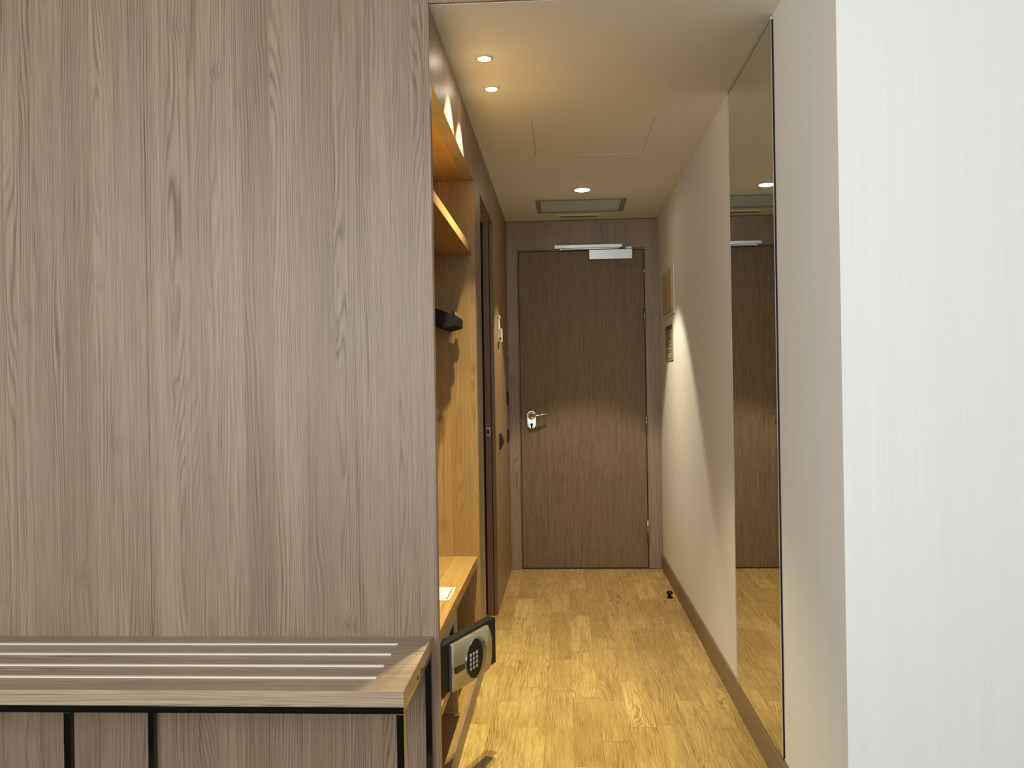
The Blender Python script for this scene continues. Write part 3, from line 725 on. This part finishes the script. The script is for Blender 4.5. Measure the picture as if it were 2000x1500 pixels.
for k in range(n):
    f = bm.faces.new((vo[k], vo[(k+1) % n], vi[(k+1) % n], vi[k])); f.smooth = True
    bm.faces.new((vb[k], vb[(k+1) % n], vo[(k+1) % n], vo[k]))
dobj('keypad_dish', bm, plain('blue grey glossy dish', (0.30, 0.36, 0.47), 0.12, 0.85), door)
bm = bmesh.new(); prism(bm, [(s, z, KP-0.0011) for s, z in inner], (0, 0, 0.0009))
dobj('keypad_panel', bm, plain('glossy black keypad', (0.004, 0.004, 0.005), 0.3, spec=0.2), door)
keys = [['1', '2', '3'], ['4', '5', '6'], ['7', '8', '9'], ['*', '0', '#']]
M_KEY = plain('silver grey key', (0.50, 0.50, 0.50), 0.4)
for r_, row in enumerate(keys):
    for c__, ch in enumerate(row):
        cs, cz = 0.1525+c__*0.0203, 0.3795-r_*0.0138
        bm = bmesh.new()
        lathe(bm, [(0.0, 0.0024), (0.0046, 0.0024), (0.0056, 0.0016), (0.0058, 0.0)], (cs, cz, KP-0.0001), 'Z', 20, 0)
        me = textmesh(ch, 0.0078, M_INKD, 'digit', None, Matrix.Translation((cs, cz, KP+0.0026)))
        nfc = len(bm.faces); bm.from_mesh(me); bm.faces.ensure_lookup_table()
        for f in bm.faces[nfc:]: f.material_index = 1
        dobj('key', bm, [M_KEY, M_INKD], door)
bm = bmesh.new(); bx(bm, 0.0645, 0.1175, 0.3485, 0.3655, 0.0, 0.0155, 0)
dobj('display_window', bm, plain('dark display', (0.03, 0.022, 0.015), 0.2), door)
bm = bmesh.new()
for k in range(4): bx(bm, 0.2700+k*0.0055, 0.2740+k*0.0055, 0.4215, 0.4295, 0.004, 0.0102-k*0.0008)
for k in range(5): bx(bm, 0.2735+k*0.0042, 0.2768+k*0.0042, 0.4150, 0.4185, 0.004, 0.0098-k*0.0008)
dobj('badge_print', bm, M_INKD, door)

# ------------------------------------------------------------------ luggage bench
M_STRIP = plain('bright aluminium strip', (0.86, 0.85, 0.83), 0.4, 0.15)
bn = thing('luggage_bench', (-1.16, 2.25, 0), 'long wooden luggage bench with silver inlay strips against the panelled wall', 'bench')
NX0, NX1, NY0, NY1, NZ0, NZ1 = -1.95, -0.379, 2.030, 2.4785, 0.473, 0.509
box('bench_top', M_LAMX, NX0, NX1, NY0, NY1, NZ0, NZ1, parent=bn, bev=0.0008)
for y in (2.121, 2.212, 2.307, 2.398):
    bm = bmesh.new()
    p = [(NX0+0.083, y-0.0045, NZ1+0.0001)] + [(-0.4655+0.0045*math.cos(a), y+0.0045*math.sin(a), NZ1+0.0001) for a in [math.radians(-90+20*k) for k in range(10)]] + [(NX0+0.083, y+0.0045, NZ1+0.0001)]
    prism(bm, p, (0, 0, 0.003))
    obj('inlay_strip', bm, M_STRIP, bn)
q = 0.017
bm = bmesh.new()
bx(bm, NX0+0.002, NX1-0.001, NY0+0.001, NY0+0.001+q, 0.4555, 0.4727, 0, 0.0012); bx(bm, NX0+0.002, NX1-0.001, NY1-0.010-q, NY1-0.010, 0.4555, 0.4727, 0, 0.0012)
for x in (NX1-0.001-q, -1.190, NX0+0.002): bx(bm, x, x+q, NY0+0.0185, NY1-0.0275, 0.4555, 0.4727, 0, 0.0012)
obj('frame_rail', bm, M_DKCHROME, bn)
for x in (NX1-0.001-q, -1.190, NX0+0.002):
    for y in (NY0+0.001, NY1-0.010-q):
        box('leg', M_DKCHROME, x, x+q, y, y+q, 0.0, 0.4553, parent=bn, bev=0.0012)
for y in (2.225, 2.285):
    bm = bmesh.new(); tube(bm, [(NX1+0.0008, y, 0.476), (NX1-0.01, y, 0.476)], 0.0052, 14); obj('dark_mark', bm, M_BLACK, bn)  # small black discs added as the dark marks on the bench end

# ------------------------------------------------------------------ door stop
t = thing('door_stop', (0.577, 5.045, 0), 'small dark metal door stop on the floor beside right skirting', 'door stop')
bm = bmesh.new(); lathe(bm, [(0.0, 0.0), (0.0175, 0.0), (0.0175, 0.003), (0.012, 0.006), (0.0095, 0.008), (0.0095, 0.022), (0.0, 0.022)], (0.577, 5.045, 0.0), 'Z', 28); obj('base', bm, M_BRONZE, t)
bm = bmesh.new(); lathe(bm, [(0.0, 0.022), (0.015, 0.022), (0.0175, 0.026), (0.0175, 0.033), (0.013, 0.038), (0.0, 0.040)], (0.577, 5.045, 0.0), 'Z', 28); obj('rubber_buffer', bm, M_BRONZE, t)
